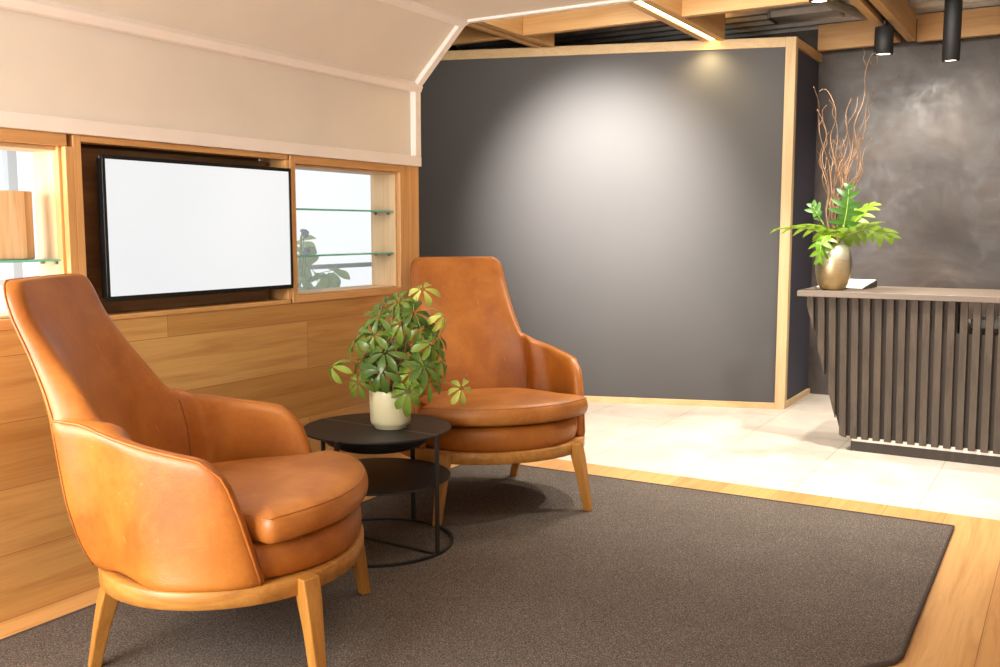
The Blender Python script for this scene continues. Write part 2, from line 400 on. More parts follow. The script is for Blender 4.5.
# dark partition box with timber edges
P0 = V(1.177, 6.67, 0); PD = V(0.947, 0.321, 0).normalized(); PN = V(0.321, -0.947, 0).normalized()
PL = P0 - PD * 2.82; PZ = 2.50
def pr(s, z, out=0.0): q = P0 - PD * s + PN * out; return (q.x, q.y, z)
struct(MB().poly([pr(0.012, 0), pr(2.82, 0), pr(2.82, PZ), pr(0.012, PZ)], -PN * 0.08).build('wall_center', 'partition'))
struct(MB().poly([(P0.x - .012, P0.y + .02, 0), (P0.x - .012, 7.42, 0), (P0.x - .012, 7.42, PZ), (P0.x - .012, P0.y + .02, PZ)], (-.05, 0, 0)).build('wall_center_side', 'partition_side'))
def pbar(name, s0, s1, z0, z1, mat, w=.012):
    return struct(MB().poly([pr(s0, z0, w), pr(s1, z0, w), pr(s1, z1, w), pr(s0, z1, w)], -PN * (w + .004)).build(name, mat, bevel=.002))
struct(MB().prism([(P0.x + .012, P0.y - .012), (P0.x + .012, P0.y + .045), (P0.x - .03, P0.y + .045), (P0.x - .052, P0.y - .034)], 0, PZ + .03).build('trim_10', 'edge_wood_z', bevel=.002))
pbar('trim_11', 0.06, 2.82, PZ - .035, PZ + .03, 'edge_wood_x')
pbar('trim_12', 0.06, 2.82, 0.0, 0.042, 'edge_wood_x')
struct(bx('trim_13', (P0.x - .012, P0.y + .0455, PZ - .03), (P0.x + .010, 7.415, PZ + .03), 'beam_wood'))
struct(bx('baseboard_side', (P0.x - .012, P0.y + .0455, 0), (P0.x + .010, 7.415, .04), 'edge_wood_x'))
struct(bx('wall_back', (-2.0, 7.42, 0), (6, 7.5, 3.3), 'plaster', None, 0))
struct(MB().poly([(-.1755, 3.99, 0), (-1.46, 5.74, 0), (-1.46, 5.74, 3.2), (-.1755, 3.99, 3.2)], (-.05, -.03, 0)).build('wall_side', 'shade_wall'))
struct(bx('wall_rear', (2.4, -3.1, 0), (5.7, -3.0, 3.2), 'fabric', None, 0))
struct(bx('wall_far', (-1.62, 5.72, 0), (-1.56, 7.42, 3.2), 'shade_wall', None, 0))
struct(bx('wall_right', (5.6, -3, 0), (5.7, 7.5, 3.3), 'fabric', None, 0))
# corrugated metal deck over everything beyond the fabric lining
deck = MB(); prof = []
y = 4.0
while y < 7.5:
    prof += [(y, 2.712), (y + .05, 2.712), (y + .075, 2.76), (y + .155, 2.76)]; y += .18
deck.loft([[(-1.6, a, b) for a, b in prof], [(6, a, b) for a, b in prof]], False, False, closed=False)
struct(deck.build('ceiling_deck', 'deck'))
struct(bx('ceiling_slab', (-1.62, 3.9, 3.15), (6, 7.5, 3.25), 'duct', None, 0))
struct(bx('ceiling_slab', (-.2, -3, 3.0), (6, 3.899, 3.25), 'duct', None, 0))

# ------------------------------------------------------------------ ceiling timber grid
BZ0, BZ1 = 2.52, 2.70
def long_beam(x, label, y0=4.2, y1=7.17, fill='black_matte', led=False):
    t = thing('ceiling_beam', label, 'beam', (x, y0, BZ0), 0, 'timber grid beams running to the back wall')
    L = y1 - y0
    bx('plank', (-.075, 0, 0), (-.022, L, BZ1 - BZ0), 'beam_wood', t)
    bx('plank', (.022, 0, 0), (.075, L, BZ1 - BZ0), 'beam_wood', t)
    if led:
        o = MB().box((-.0215, .02, .006), (.0215, L - .02, .03)).build('led_strip', 'led', t); o['label'] = 'glowing warm LED strip in the slot'
    else:
        bx('track', (-.0215, .0, .03), (.0215, L, .075), fill, t)
    return t
def p_y(x): return P0.y - (P0.x - x) * 0.321 / 0.947
long_beam(-0.417, 'twin-plank ceiling beam with dark slot beside the white fabric frame corner', y1=p_y(-.417) - .03)
long_beam(0.68, 'twin-plank ceiling beam holding the glowing LED strip', y1=p_y(.68) - .02, led=True)
long_beam(1.78, 'twin-plank ceiling beam with black track above the tall twigs', y1=7.19)
def cross_beam(y, x0, x1, label):
    t = thing('ceiling_cross_beam', label, 'beam', (x0, y, BZ0), 0, 'timber grid cross beams')
    xs = [x0] + [v for v in (-0.417, 0.68, 1.78) if x0 < v < x1] + [x1]
    for i, (a, b) in enumerate(zip(xs, xs[1:])):
        a2 = a - x0 + (.077 if i > 0 else 0); b2 = b - x0 - (.077 if i < len(xs) - 2 else 0)
        bx('plank', (a2, 0, .001), (b2, .05, BZ1 - BZ0 - .001), 'beam_wood_x', t)
    return t
cross_beam(5.65, -1.2, 4.5, 'long timber cross beam in front of the dark partition, above the fabric edge')
cross_beam(7.21, 1.2, 5.2, 'timber cross beam along the dark plaster wall')

# ducts and pipes in the ceiling void
t = thing('ceiling_duct', 'pale grey flat duct above the partition corner', 'duct', (1.02, 6.62, 2.664))
bx('body', (0, 0, 0), (.42, .20, .045), 'duct', t); bx('flange', (-.02, -.01, -.006), (.0, .21, .045), 'steel', t); bx('flange', (.42, -.01, -.006), (.44, .21, .045), 'steel', t)
pp = MB().tube(smooth_path([(-.60, 5.25, 2.66), (-.66, 5.55, 2.655), (-.60, 5.75, 2.65), (-.62, 5.82, 2.65)], 6), .05, 14).build('flexible_duct', 'steel', smooth=True)
tag(pp, 'silver flexible duct in the ceiling void by the fabric frame corner', 'duct')
pp = MB().tube([(1.25, 5.85, 2.684), (1.58, 7.05, 2.684)], .028, 12).build('conduit_pipe', 'duct', smooth=True)
tag(pp, 'grey pipe under the metal deck between the two spotlights', 'pipe')

# ------------------------------------------------------------------ spotlights
def spot_fixture(x, y, z, r, h, stem_top, label, stem_r=.012):
    t = thing('ceiling_spotlight', label, 'spotlight', (x, y, z), 0, 'black cylinder spotlights')
    MB().lathe([(r - .004, 0), (r, .004), (r, h - .004), (r - .004, h), (.001, h)], seg=32, cap1=False, cap0=False).build('housing', 'black_matte', t, True)
    MB().lathe([(r - .012, -.001), (r - .004, 0), (r - .012, .012)], seg=32, cap0=False, cap1=False).build('rim', 'black_metal', t, True)
    MB().lathe([(.0008, .005), (r - .010, .005)], seg=32, cap0=True, cap1=False).build('lens', 'lens', t)
    if stem_top > z + h:
        MB().lathe([(stem_r, h), (stem_r, stem_top - z)], seg=14).build('stem', 'black_matte', t, True)
    return t
spot_fixture(1.78, 6.44, 2.325, .056, .165, 2.55, 'short black cylinder spotlight hanging under the beam track above the twigs')
spot_fixture(2.19, 6.2, 2.215, .048, .49, 2.711, 'long black cylinder spotlight beside the right edge of the photo')
spot_fixture(1.60, 5.50, 2.48, .054, .15, 2.711, 'small black spotlight cut by the top edge of the photo')

# ------------------------------------------------------------------ television
t = thing('television', 'flat television with blank white screen in the dark wall niche', 'television', (0.012, 2.135, 0.998))
W_, H_ = .918, .506
bx('body', (-.045, .012, .012), (-.012, W_ - .012, H_ - .012), 'black_matte', t, .004)
fr = MB(); b = .013
for a, c in (((-.012, 0, 0), (.004, W_, b + .004)), ((-.012, 0, H_ - b), (.004, W_, H_)), ((-.012, 0, b + .004), (.004, b, H_ - b)), ((-.012, W_ - b, b + .004), (.004, W_, H_ - b))): fr.box(a, c)
fr.build('bezel', 'bezel', t, bevel=.0015)
bx('screen', (-.011, b, b + .004), (.0015, W_ - b, H_ - b), 'screen', t, 0)
bx('wall_bracket', (-.086, .32, .1), (-.046, .6, .4), 'black_metal', t, .003)

# ------------------------------------------------------------------ glass shelves and shelf contents
def glass_shelf(y0, y1, z, label, pins, grp=None):
    t = thing('glass_shelf', label, 'shelf', (0, y0, z), 0, grp)
    bx('pane', (-.165, 0, 0), (-.032, y1 - y0, .008), 'glass', t, .001)
    bx('front_edge', (-.0318, 0, 0), (-.0295, y1 - y0, .008), 'glass_edge', t, .0005)['label'] = 'green front edge'
    for px, py in pins:
        MB().tube([(px, py, -.006), (px, py + (.012 if py > .1 else -.012), -.006)], .0055, 10).build('shelf_pin', 'steel', t, True)
    return t
glass_shelf(0.4, 2.004, 1.143, 'clear glass shelf under the pale wooden board in the left display window', [(-.06, 1.592), (-.14, 1.592)])
glass_shelf(3.102, 3.820, 1.332, 'upper green-edged glass shelf in the right display window', [(-.06, .706), (-.14, .706)])
glass_shelf(3.102, 3.820, 1.128, 'lower green-edged glass shelf in the right display window', [(-.06, .706), (-.14, .706)])
bd = MB()
o1 = [(-.155, 0), (-.075, 0), (-.068, .09), (-.085, .26), (-.07, .47), (-.09, .75), (-.155, .75)]
bd.prism([(-.150, -.5), (-.075, -.5), (-.070, -.30), (-.082, -.13), (-.068, -.035), (-.078, 0.0), (-.150, .004)], 0, .222)
tag(bd.build('wooden_board', 'board_wood', bevel=.004, loc=(0, 1.935, 1.1515)), 'pale live-edge wooden board standing on the left glass shelf', 'board')

# ------------------------------------------------------------------ rug
def arc(c, r, a0, a1, n=6): return [(c[0] + r * math.cos(R(a0 + (a1 - a0) * i / n)), c[1] + r * math.sin(R(a0 + (a1 - a0) * i / n))) for i in range(n + 1)]
ro = [(0.158, 4.285)] + [(0.158, 0.2), (0.6, 0.0)] + [(1.30, 1.05), (2.00, 2.15), (2.385, 2.70)] + [(2.45, 2.795), (2.494, 2.85), (2.506, 2.90)] + [(2.500, 4.325)]
t = thing('area_rug', 'dark taupe area rug with bound edge under both armchairs', 'rug')
MB().prism(ro, .0005, .012).build('pile', 'rug', t, bevel=.003)
MB().tube([(x, y, .008) for x, y in ro], .0085, 8, closed=True).build('binding', 'rug_edge', t, True)

# ------------------------------------------------------------------ armchair
A_F, A_B, B_ = .390, .362, .438
def ell(th, s=1.0, da=0.0, db=0.0):
    c, s_ = math.cos(th), math.sin(th)
    a = (A_F if c >= 0 else A_B) + da
    n = 2.1; k = (abs(c) ** n + abs(s_) ** n) ** (-1 / n)
    return V(a * c * s * k, (B_ + db) * s_ * s * k, 0)
ZB = .306
ARM_TOP = [(-.33, .735), (-.27, .716), (-.18, .698), (-.09, .680), (.0, .665), (.07, .655), (.11, .646)]
SZ = .735
XF = [(0.0, .208), (.3, .182), (.55, .158), (.75, .136), (.88, .116), (.96, .098), (1.0, .062)]
WZ = [(.306, .288), (.40, .302), (.50, .310), (.60, .308), (.735, .298), (.80, .283), (.86, .271), (.93, .260), (1.0, .253), (1.045, .249), (1.07, .244), (1.088, .235), (1.102, .219), (1.110, .197)]
XC = [(.306, -.372), (.4, -.402), (.5, -.424), (.6, -.441), (.735, -.466), (.9, -.508), (1.110, -.562)]     # centre line of the back, outer face
XE = [(.306, -.296), (.40, -.338), (.5, -.362), (.6, -.378), (.735, -.400), (.80, -.424), (.9, -.470), (1.0, -.520), (1.110, -.554)]
TK = [(.314, .12), (.6, .150), (.70, .146), (.76, .128), (.82, .102), (.9, .072), (1.0, .051), (1.110, .044)]          # padding of the back
TKC = [(.306, .150), (.5, .148), (.6, .126), (.735, .098), (.9, .072), (1.0, .056), (1.110, .044)]     # and in the middle
def back_pt(v, z):
    w = interp(z, WZ); xe, xc = interp(z, XE), interp(z, XC)
    return V(xc + (xe - xc) * abs(v) ** 2.2, w * v, z)
def arm_pt(s, k, sd):
    """s 0..1 from the back seam to the arm front, k 0..1 from the bottom to the top"""
    seam_z = ZB + (SZ - ZB) * k
    p0 = back_pt(1.0, seam_z)
    xf = interp(k, XF)
    x = p0.x + (xf - p0.x) * s
    zt = interp(x, ARM_TOP)
    z = ZB + (zt - ZB) * k
    # plan half-width: ellipse at the bottom, gently fuller at the top
    xx = max(-.36, min(.37, x)); yb = .444 * max(0, 1 - (abs(xx) / (.396 if xx > 0 else .372)) ** 2.1) ** (1 / 2.1)
    yt = interp(x, [(-.36, .295), (-.28, .326), (-.2, .356), (-.1, .386), (.0, .405), (.07, .411), (.14, .406), (.2, .385)])
    kk = k ** 0.6
    y = yb + (yt - yb) * kk
    b = min(1, s / .45); b = b * b * (3 - 2 * b); y = p0.y * (1 - b) + y * b
    return V(x, y * sd, z)
def make_shell(parent):
    bm = bmesh.new()
    NA, NB, NK, NU = 9, 12, 9, 11
    ks = [i / NK for i in range(NK + 1)]
    cols = []
    for j in range(NA, 0, -1): cols.append(('a', j / NA, -1))
    for j in range(NB + 1): cols.append(('b', -1 + 2 * j / NB, 0))
    for j in range(1, NA + 1): cols.append(('a', j / NA, 1))
    outer, inner = [], []
    for kind, s, sd in cols:
        co_, ci_ = [], []
        pts = [arm_pt(s, k, sd) if kind == 'a' else back_pt(s, ZB + (SZ - ZB) * k) for k in ks]
        if kind == 'b': pts += [back_pt(s, z) for z in (.76, .80, .85, .90, .95, 1.0, 1.045, 1.07, 1.088, 1.102, 1.110)]
        for p in pts:
            tk = interp(p.z, TK)
            if kind == 'b': tc = interp(p.z, TKC); tk = tc + (tk - tc) * abs(s) ** 3
            if kind == 'b': o_ = V(tk, -s * .038 * min(1, tk / .10), 0)
            else:
                f = min(1, s / .6); f = f * f * (3 - 2 * f)
                o_ = V(tk * (1 - f) - .004 * f, -sd * (.038 * (1 - f) + .050 * f), 0)
            co_.append(bm.verts.new(p)); ci_.append(bm.verts.new(p + o_))
        outer.append(co_); inner.append(ci_)
    n = len(cols)
    for c in range(n - 1):
        a, b, ai, bi = outer[c], outer[c + 1], inner[c], inner[c + 1]
        m = min(len(a), len(b))
        for i in range(m - 1):
            bm.faces.new((a[i], b[i], b[i + 1], a[i + 1])); bm.faces.new((ai[i], ai[i + 1], bi[i + 1], bi[i]))
        bm.faces.new((a[0], ai[0], bi[0], b[0]))
        bm.faces.new((a[m - 1], b[m - 1], bi[m - 1], ai[m - 1]))
    def edge_wall(o_, i_, i0):
        for i in range(i0, len(o_) - 1): bm.faces.new((o_[i], o_[i + 1], i_[i + 1], i_[i]))
    edge_wall(outer[0], inner[0], 0); edge_wall(outer[-1], inner[-1], 0)
    edge_wall(outer[NA], inner[NA], NK); edge_wall(outer[NA + NB], inner[NA + NB], NK)
    bmesh.ops.recalc_face_normals(bm, faces=bm.faces)
    me = bpy.data.meshes.new('shell'); bm.to_mesh(me); bm.free()
    for p in me.polygons: p.use_smooth = True
    me.materials.append(M['leather'])
    o = bpy.data.objects.new('shell', me); COL.objects.link(o); o.parent = parent
    ss = o.modifiers.new('sub', 'SUBSURF'); ss.levels = 2; ss.render_levels = 2
    return o, cols
def snap(path, tree):
    out = []
    for p in path:
        h = tree.find_nearest(Vector(p)); out.append(h[0] + h[1] * 0.0008)
    return out
def make_chair():
    root = thing('armchair', 'x', 'armchair', (0, 0, 0), 0, 'tan leather high-back armchairs')
    sh, cols = make_shell(root)
    bpy.context.view_layer.update()
    dg = bpy.context.evaluated_depsgraph_get()
    ev = sh.evaluated_get(dg); me = ev.to_mesh()
    tree = BVHTree.FromPolygons([v.co.copy() for v in me.vertices], [tuple(p.vertices) for p in me.polygons])
    ev.to_mesh_clear()
    # piping along the whole outer edge: up the arm front, along the arm, up the back and across the top
    e = []
    for i in range(0, 11): e.append(arm_pt(1.0, i / 11, -1))
    for j in range(16, 0, -1): e.append(arm_pt(j / 16 * .97, 1.0, -1))
    for z in (.735, .76, .80, .85, .90, .95, 1.0, 1.045, 1.07, 1.088, 1.102, 1.110): e.append(back_pt(-1, z))
    top = [back_pt(-1 + 2 * i / 10, 1.110) for i in range(1, 10)]
    full = e + top + [V(p.x, -p.y, p.z) for p in e[::-1]]
    pt = snap(full, tree)
    MB().tube(pt, .0042, 8).build('piping', 'leather', sh, True)
    # seams where back and arms meet, inside and out
    for sd in (-1, 1):
        inn = [back_pt(sd * .97, ZB + (SZ - .004 - ZB) * i / 10) for i in range(3, 11)]
        inn = [V(p.x + interp(p.z, TK), p.y * .90 - .0 * sd, p.z) for p in inn]
        MB().tube(snap(inn, tree), .0016, 6).build('seam', 'thread', sh, True)
        outn = [back_pt(sd * 1.0, ZB + (SZ - .004 - ZB) * i / 10) + V(-.03, sd * .03, 0) for i in range(0, 11)]
        MB().tube(snap(outn, tree), .0016, 6).build('seam', 'thread', sh, True)
    # upholstered base under the cushion
    N = 56; ths = [2 * math.pi * i / N for i in range(N)]
    def ring(s, z): return [tuple(ell(a, s, -.004 if math.cos(a) > 0 else -.075, -.036) + V(0, 0, z)) for a in ths]
    MB().loft([ring(.90, .306), ring(.965, .312), ring(.992, .330), ring(1.0, .362), ring(.992, .392), ring(.97, .412), ring(.90, .420), ring(.5, .422)]).build('seat_base', 'leather', root, True, subsurf=1)
    # loose seat cushion with ears in front of the arms
    half = []
    for i in range(0, 15): 
        a = R(58 * i / 14); half.append(V(.405 * math.cos(a) ** .92, .462 * math.sin(a)))
    half = [V(x, y) for x, y in [(p.x, p.y) for p in half]]
    tail = [V(.194, .376), V(.170, .350), V(.13, .342), (.0, .340), (-.12, .310), (-.22, .275), (-.275, .22), (-.295, .12), (-.30, 0)]
    tail = [V(*p) for p in tail]
    ol = half + tail
    out = [(p.x, p.y) for p in ol] + [(p.x, -p.y) for p in ol[-2:0:-1]]
    def off(outl, dd):
        n = len(outl); res = []
        for i in range(n):
            a = Vector(outl[i - 1]); c = Vector(outl[(i + 1) % n]); tt = (c - a).normalized()
            nn = Vector((-tt.y, tt.x)); res.append((outl[i][0] + nn.x * dd, outl[i][1] + nn.y * dd))
        return res
    def zc(x, z): return z - .042 * max(0, (.30 - x)) / .6
    def rr(dd, z): return [(x, y, zc(x, z)) for x, y in off(out, dd)]
    def shr(base, k, z): return [(x * k, y * k, zc(x * k, z)) for x, y in base]
    inner = off(out, .032)
    rings = [shr(inner, .5, .424), rr(.035, .424), rr(.014, .428), rr(.003, .440), rr(-.002, .460), rr(-.001, .480), rr(.005, .497), rr(.016, .508), rr(.034, .514)]
    for k, z in ((.85, .522), (.65, .528), (.4, .531), (.15, .532)): rings.append(shr(inner, k, z))
    cu = MB().loft(rings).build('seat_cushion', 'leather_seat', root, True, subsurf=1)
    lp = rr(.0105, .5015)
    MB().tube([p for p in lp], .0024, 6, closed=True).build('piping', 'leather', cu, True)
    # timber ring
    def r2(th, s, z, extra): 
        p = ell(th, s, extra, extra); return (p.x, p.y, z)
    N = 72; ths2 = [2 * math.pi * i / N for i in range(N)]
    rg = MB()
    prof = [(-.004, .264), (-.001, .267), (-.001, .310), (-.005, .314), (-.04, .314), (-.044, .311), (-.044, .267), (-.04, .264), (-.004, .264)]
    rg.loft([[r2(a, 1, z, e_) for a in ths2] for e_, z in prof], False, False)
    rg.build('frame_ring', 'ring_wood', root, True)
    sl = MB().loft([[r2(a, .9, .290, -.03) for a in ths2], [r2(a, .9, .318, -.03) for a in ths2]]).build('seat_board', 'leg_wood', root)
    # legs
    for fx, fy, bxx, byy in ((.300, .303, .335, .345), (.300, -.303, .335, -.345), (-.268, .262, -.335, .234), (-.268, -.262, -.335, -.234)):
        topc = V(fx, fy, .312 if fx > 0 else .268); bot = V(bxx, byy, .0125)
        rad = V(fx / A_F ** 2, fy / B_ ** 2, 0).normalized(); tan = V(-rad.y, rad.x, 0)
        def q(c, w, dd, o=0): return [c + rad * (o + sx * dd) + tan * (sy * w) for sx, sy in ((-1, -1), (1, -1), (1, 1), (-1, 1))]
        MB().loft([q(bot, .0165, .0165), q(bot.lerp(topc, .5), .022, .020), q(bot.lerp(topc, .80), .0265, .024, -.004), q(topc, .028, .022, -.006)]).build('leg', 'leg_wood', root, bevel=.004)
    return root
chair = make_chair()
chair['label'] = 'large tan leather armchair in the near left corner, seen from its side'
chair.location = (.733, 2.0045, 0); chair.rotation_euler = (0, 0, R(29.0))
ch2 = copy_tree(chair)
ch2['label'] = 'tan leather armchair behind the potted plant, facing the viewer'
ch2.location = (.611, 3.690, 0); ch2.rotation_euler = (0, 0, R(-40.1))

# ------------------------------------------------------------------ side table
TC = V(.563, 2.922, 0)
tb = thing('side_table', 'round black metal two-tier side table between the armchairs', 'table', (TC.x, TC.y, .0125), R(-2))
zt = .479 - .0125
top = MB().lathe([(.001, -.008), (.286, -.008), (.290, -.006), (.290, -.001), (.288, 0), (.001, 0)], c=(0, 0, zt), seg=72, cap0=False, cap1=False).build('tabletop', 'black_metal', tb, False)
bx('top_seam', (-.285, -.0015, zt - .001), (.285, .0015, zt + .0008), 'steel', tb, 0)
# curved tray hanging under the top
tr = MB(); NR = 10
tr.lathe([(.232, -.010), (.220, -.030), (.195, -.052), (.155, -.071), (.10, -.084), (.05, -.089), (.001, -.090)], c=(0, 0, zt), seg=64, cap0=False, cap1=False)
o = tr.build('hanging_tray', 'black_metal', tb, True); md = o.modifiers.new('t', 'SOLIDIFY'); md.thickness = .004
MB().lathe([(.001, -.006), (.286, -.006), (.288, -.003), (.286, 0), (.001, 0)], c=(0, 0, .285 - .0125), seg=72, cap0=False, cap1=False).build('lower_shelf', 'black_metal', tb)
MB().loft([[(r * math.cos(2 * math.pi * i / 72), r * math.sin(2 * math.pi * i / 72), z) for i in range(72)] for r, z in ((.284, 0), (.298, 0), (.298, .009), (.284, .009), (.284, 0))], False, False).build('base_ring', 'black_metal', tb)
bx('base_bar', (-.285, -.008, .001), (.285, .008, .009), 'black_metal', tb, .001)
for a in (0, 100, 180, 280):
    a = R(a); c = V(.291 * math.cos(a), .291 * math.sin(a), 0)
    u = V(math.cos(a), math.sin(a), 0); w = V(-u.y, u.x, 0)
    MB().loft([[c + u * (sx * .004) + w * (sy * .0095) + V(0, 0, z) for sx, sy in ((-1, -1), (1, -1), (1, 1), (-1, 1))] for z in (.002, zt - .001)]).build('post', 'black_metal', tb, bevel=.001)

# ------------------------------------------------------------------ potted umbrella plant on the table
def leaflet(bm, L, W, droop, base, dirv, up, nseg=6, fold=.25, sk=1.35):
    dirv = dirv.normalized(); side = dirv.cross(up).normalized(); nrm = side.cross(dirv).normalized()
    prev = None
    for i in range(nseg + 1):
        t_ = i / nseg
        w = W * (math.sin(math.pi * (t_ ** sk * .90 + .05)) ** .8) * 1.05 if i < nseg else W * .10
        ang = droop * t_
        c = base + dirv * (L * (math.sin(ang) / max(droop, 1e-3) if droop > 1e-3 else t_)) - nrm * (L * ((1 - math.cos(ang)) / max(droop, 1e-3) if droop > 1e-3 else 0))
        row = [bm.verts.new(c - side * w + nrm * w * fold), bm.verts.new(c), bm.verts.new(c + side * w + nrm * w * fold)]
        if prev:
            for a in (0, 1): bm.faces.new((prev[a], prev[a + 1], row[a + 1], row[a]))
        prev = row
def palmate(name, mat, n, L, W, droop, spread, rng, petiole=None):
    """compound leaf: n leaflets round a hub, the hub at the origin with its axis along +Z"""
    bm = bmesh.new()
    for i in range(n):
        a = 2 * math.pi * i / n * (1 if n > 5 else .8) + rng.uniform(-.15, .15)
        elev = rng.uniform(-.15, .25) + spread
        dv = V(math.cos(a) * math.cos(elev), math.sin(a) * math.cos(elev), math.sin(elev))
        stalk = L * .14
        leaflet(bm, L * rng.uniform(.75, 1.08), W * rng.uniform(.85, 1.1), droop * rng.uniform(.8, 1.2), dv * stalk, dv, V(0, 0, 1))
    me = bpy.data.meshes.new(name); bm.to_mesh(me); bm.free()
    for p in me.polygons: p.use_smooth = True
    me.materials.append(M[mat]); return me
rng = random.Random(11)
PC = V(.620, 2.935, 0); pz = .4795
pl = thing('potted_plant', 'umbrella plant with drooping green leaves in a pale pot on the black table', 'plant', (PC.x, PC.y, pz))
MB().lathe([(.052, 0), (.061, .001), (.063, .006), (.065, .012), (.074, .016), (.0785, .03), (.0815, .10), (.083, .150), (.0815, .154), (.077, .152), (.075, .137), (.001, .137)], seg=48, cap1=False).build('pot', 'pot', pl, True)
MB().lathe([(.001, .137), (.074, .141), (.074, .132)], seg=30, cap0=False, cap1=False).build('soil', 'soil', pl)
leaf_me = [palmate('leaf', 'leaf_dark', n, .080, .0128, dr, sp, rng) for n, dr, sp in ((7, .8, -.12), (8, 1.0, -.32), (7, .7, -.02), (8, .8, -.22), (7, 1.1, -.42))]
young_me = [palmate('leaf', 'leaf_young', n, .080, .0125, dr, sp, rng) for n, dr, sp in ((6, 1.0, -.5), (5, .9, -.7))]
IR = V(math.cos(TH), math.sin(TH), 0); TOC = V(math.sin(TH), -math.cos(TH), 0)   # picture right, towards the viewer
def pp_(r, z, d=0.0): return IR * r + TOC * d + V(0, 0, z)
# (right, height above the pot base, nearer, young, size, tilt right, tilt nearer)
LS = [
 (0.129, 0.542, 0.00, 1, 1.00, 0.1, 0.9), (0.209, 0.442, 0.00, 1, 1.00, 0.9, 0.3), (0.037, 0.492, 0.00, 0, 0.85, -0.3, 0.5), (0.098, 0.454, 0.04, 0, 0.95, 0.2, 0.7),
 (0.051, 0.415, 0.07, 0, 1.05, 0.0, 0.8), (-0.054, 0.371, 0.05, 0, 1.05, -0.4, 0.7), (-0.126, 0.349, 0.03, 0, 1.05, -0.8, 0.5), (-0.008, 0.307, 0.09, 0, 1.10, -0.2, 0.9),
 (-0.020, 0.243, 0.12, 0, 1.15, -0.1, 1.1), (-0.110, 0.194, 0.10, 0, 1.00, -0.3, 1.2), (-0.223, 0.245, 0.03, 1, 1.00, -0.8, 0.5), (0.081, 0.165, 0.13, 0, 1.15, 0.2, 1.1),
 (0.139, 0.259, 0.10, 0, 1.10, 0.4, 0.9), (0.167, 0.337, 0.06, 0, 1.05, 0.6, 0.7), (0.125, 0.398, 0.06, 0, 1.00, 0.4, 0.7), (0.198, 0.276, 0.03, 0, 1.00, 0.9, 0.5),
 (0.278, 0.160, 0.03, 1, 0.95, 0.4, 0.9), (-0.013, 0.475, -0.03, 0, 0.90, -0.2, 0.4), (-0.091, 0.405, -0.03, 0, 0.90, -0.6, 0.3),  (0.021, 0.339, -0.09, 0, 1.10, 0.0, -0.2), (0.099, 0.278, -0.10, 0, 1.10, 0.3, -0.4), (-0.078, 0.279, -0.09, 0, 1.10, -0.5, -0.4), (0.169, 0.206, -0.05, 0, 1.00, 0.8, -0.1),
 (0.090, 0.229, 0.10, 0, 1.00, 0.1, 1.0), (-0.069, 0.224, 0.07, 0, 0.95, -0.6, 0.8), (0.155, 0.193, 0.07, 0, 1.00, 0.5, 0.8),
 (0.165, 0.406, -0.02, 0, 0.90, 0.6, 0.3), (-0.037, 0.437, 0.03, 0, 0.90, -0.3, 0.6), (0.191, 0.360, 0.02, 0, 0.95, 0.8, 0.4),  (0.001, 0.261, -0.02, 0, 1.00, 0.0, 0.3), (-0.102, 0.275, 0.02, 0, 0.95, -0.8, 0.4)]
hubs = []
for i, (r_, z_, d_, yg, sz, tr_, tn_) in enumerate(LS):
    me = (young_me if yg else leaf_me)[i % (2 if yg else 5)]
    o = bpy.data.objects.new('leaf', me); COL.objects.link(o); o.parent = pl
    o.location = pp_(r_, z_, d_)
    ax = (IR * tr_ * 1.1 + TOC * tn_ * 1.5 + V(0, 0, .85)).normalized()
    o.rotation_euler = (ax.to_track_quat('Z', 'Y').to_matrix() @ Matrix.Rotation(rng.uniform(0, 6.28), 3, 'Z')).to_euler()
    o.scale = (sz,) * 3
    hubs.append((o.location.copy(), ax))
trunks = [smooth_path([pp_(r0, .12, d0), pp_(r0 * 1.4 + .01, .24, d0), pp_(r1 * .7, .36, d1), pp_(r1, .48, d1)], 5) for r0, d0, r1, d1 in ((.0, .0, .06, .0), (-.025, .01, -.03, .0), (.025, -.01, .10, -.01), (.01, .02, .02, .05))]
for tk in trunks:
    MB().tube(tk, [.0065 - .0035 * i / (len(tk) - 1) for i in range(len(tk))], 8).build('stem', 'bark', pl, True)
for h, ax in hubs:
    best = min((p for tk in trunks for p in tk if p.z < h.z + .02), key=lambda p: (p - h).length + (0.25 if p.z > h.z - .01 else 0))
    mid = best.lerp(h, .6) + V(0, 0, .035)
    pth = smooth_path([best, mid, h], 5)
    MB().tube(pth, .0016, 6).build('petiole', 'stem', pl, True)

# ------------------------------------------------------------------ reception desk
DX0, DX1 = 1.585, 3.7
yt, yb, zt_, zb_ = 5.465, 5.570, .874, .075
ds = thing('reception_desk', 'dark slatted reception desk with sloping end by the plaster wall', 'desk', (0, 0, 0))
bx('worktop', (1.548, 5.440, .876), (DX1, 6.10, .909), 'desk_top', ds, .003)
def fy_(z): return yt + (yb - yt) * (zt_ - z) / (zt_ - zb_)
def cutx(z): return DX0 + .195 * (zt_ - z) / (zt_ - zb_)
i = 0; x = DX0 + .012
while x < 3.3:
    w = .036
    zc_ = zb_
    if x < DX0 + .195: zc_ = zt_ - (x - DX0 + .0) / .195 * (zt_ - zb_); zc_ = max(zb_, zc_)
    zc2 = zb_ if x + w >= DX0 + .195 else max(zb_, zt_ - (x + w - DX0) / .195 * (zt_ - zb_))
    pts_lo = [(x, fy_(zc_), zc_), (x + w, fy_(zc2), zc2), (x + w, fy_(zc2) + .028, zc2), (x, fy_(zc_) + .028, zc_)]
    pts_hi = [(x, yt, zt_ + .001), (x + w, yt, zt_ + .001), (x + w, yt + .028, zt_ + .001), (x, yt + .028, zt_ + .001)]
    if zt_ - zc2 > .05:
        MB().loft([pts_lo, pts_hi]).build('slat', 'desk_wood', ds, bevel=.0015)
    x += .0600
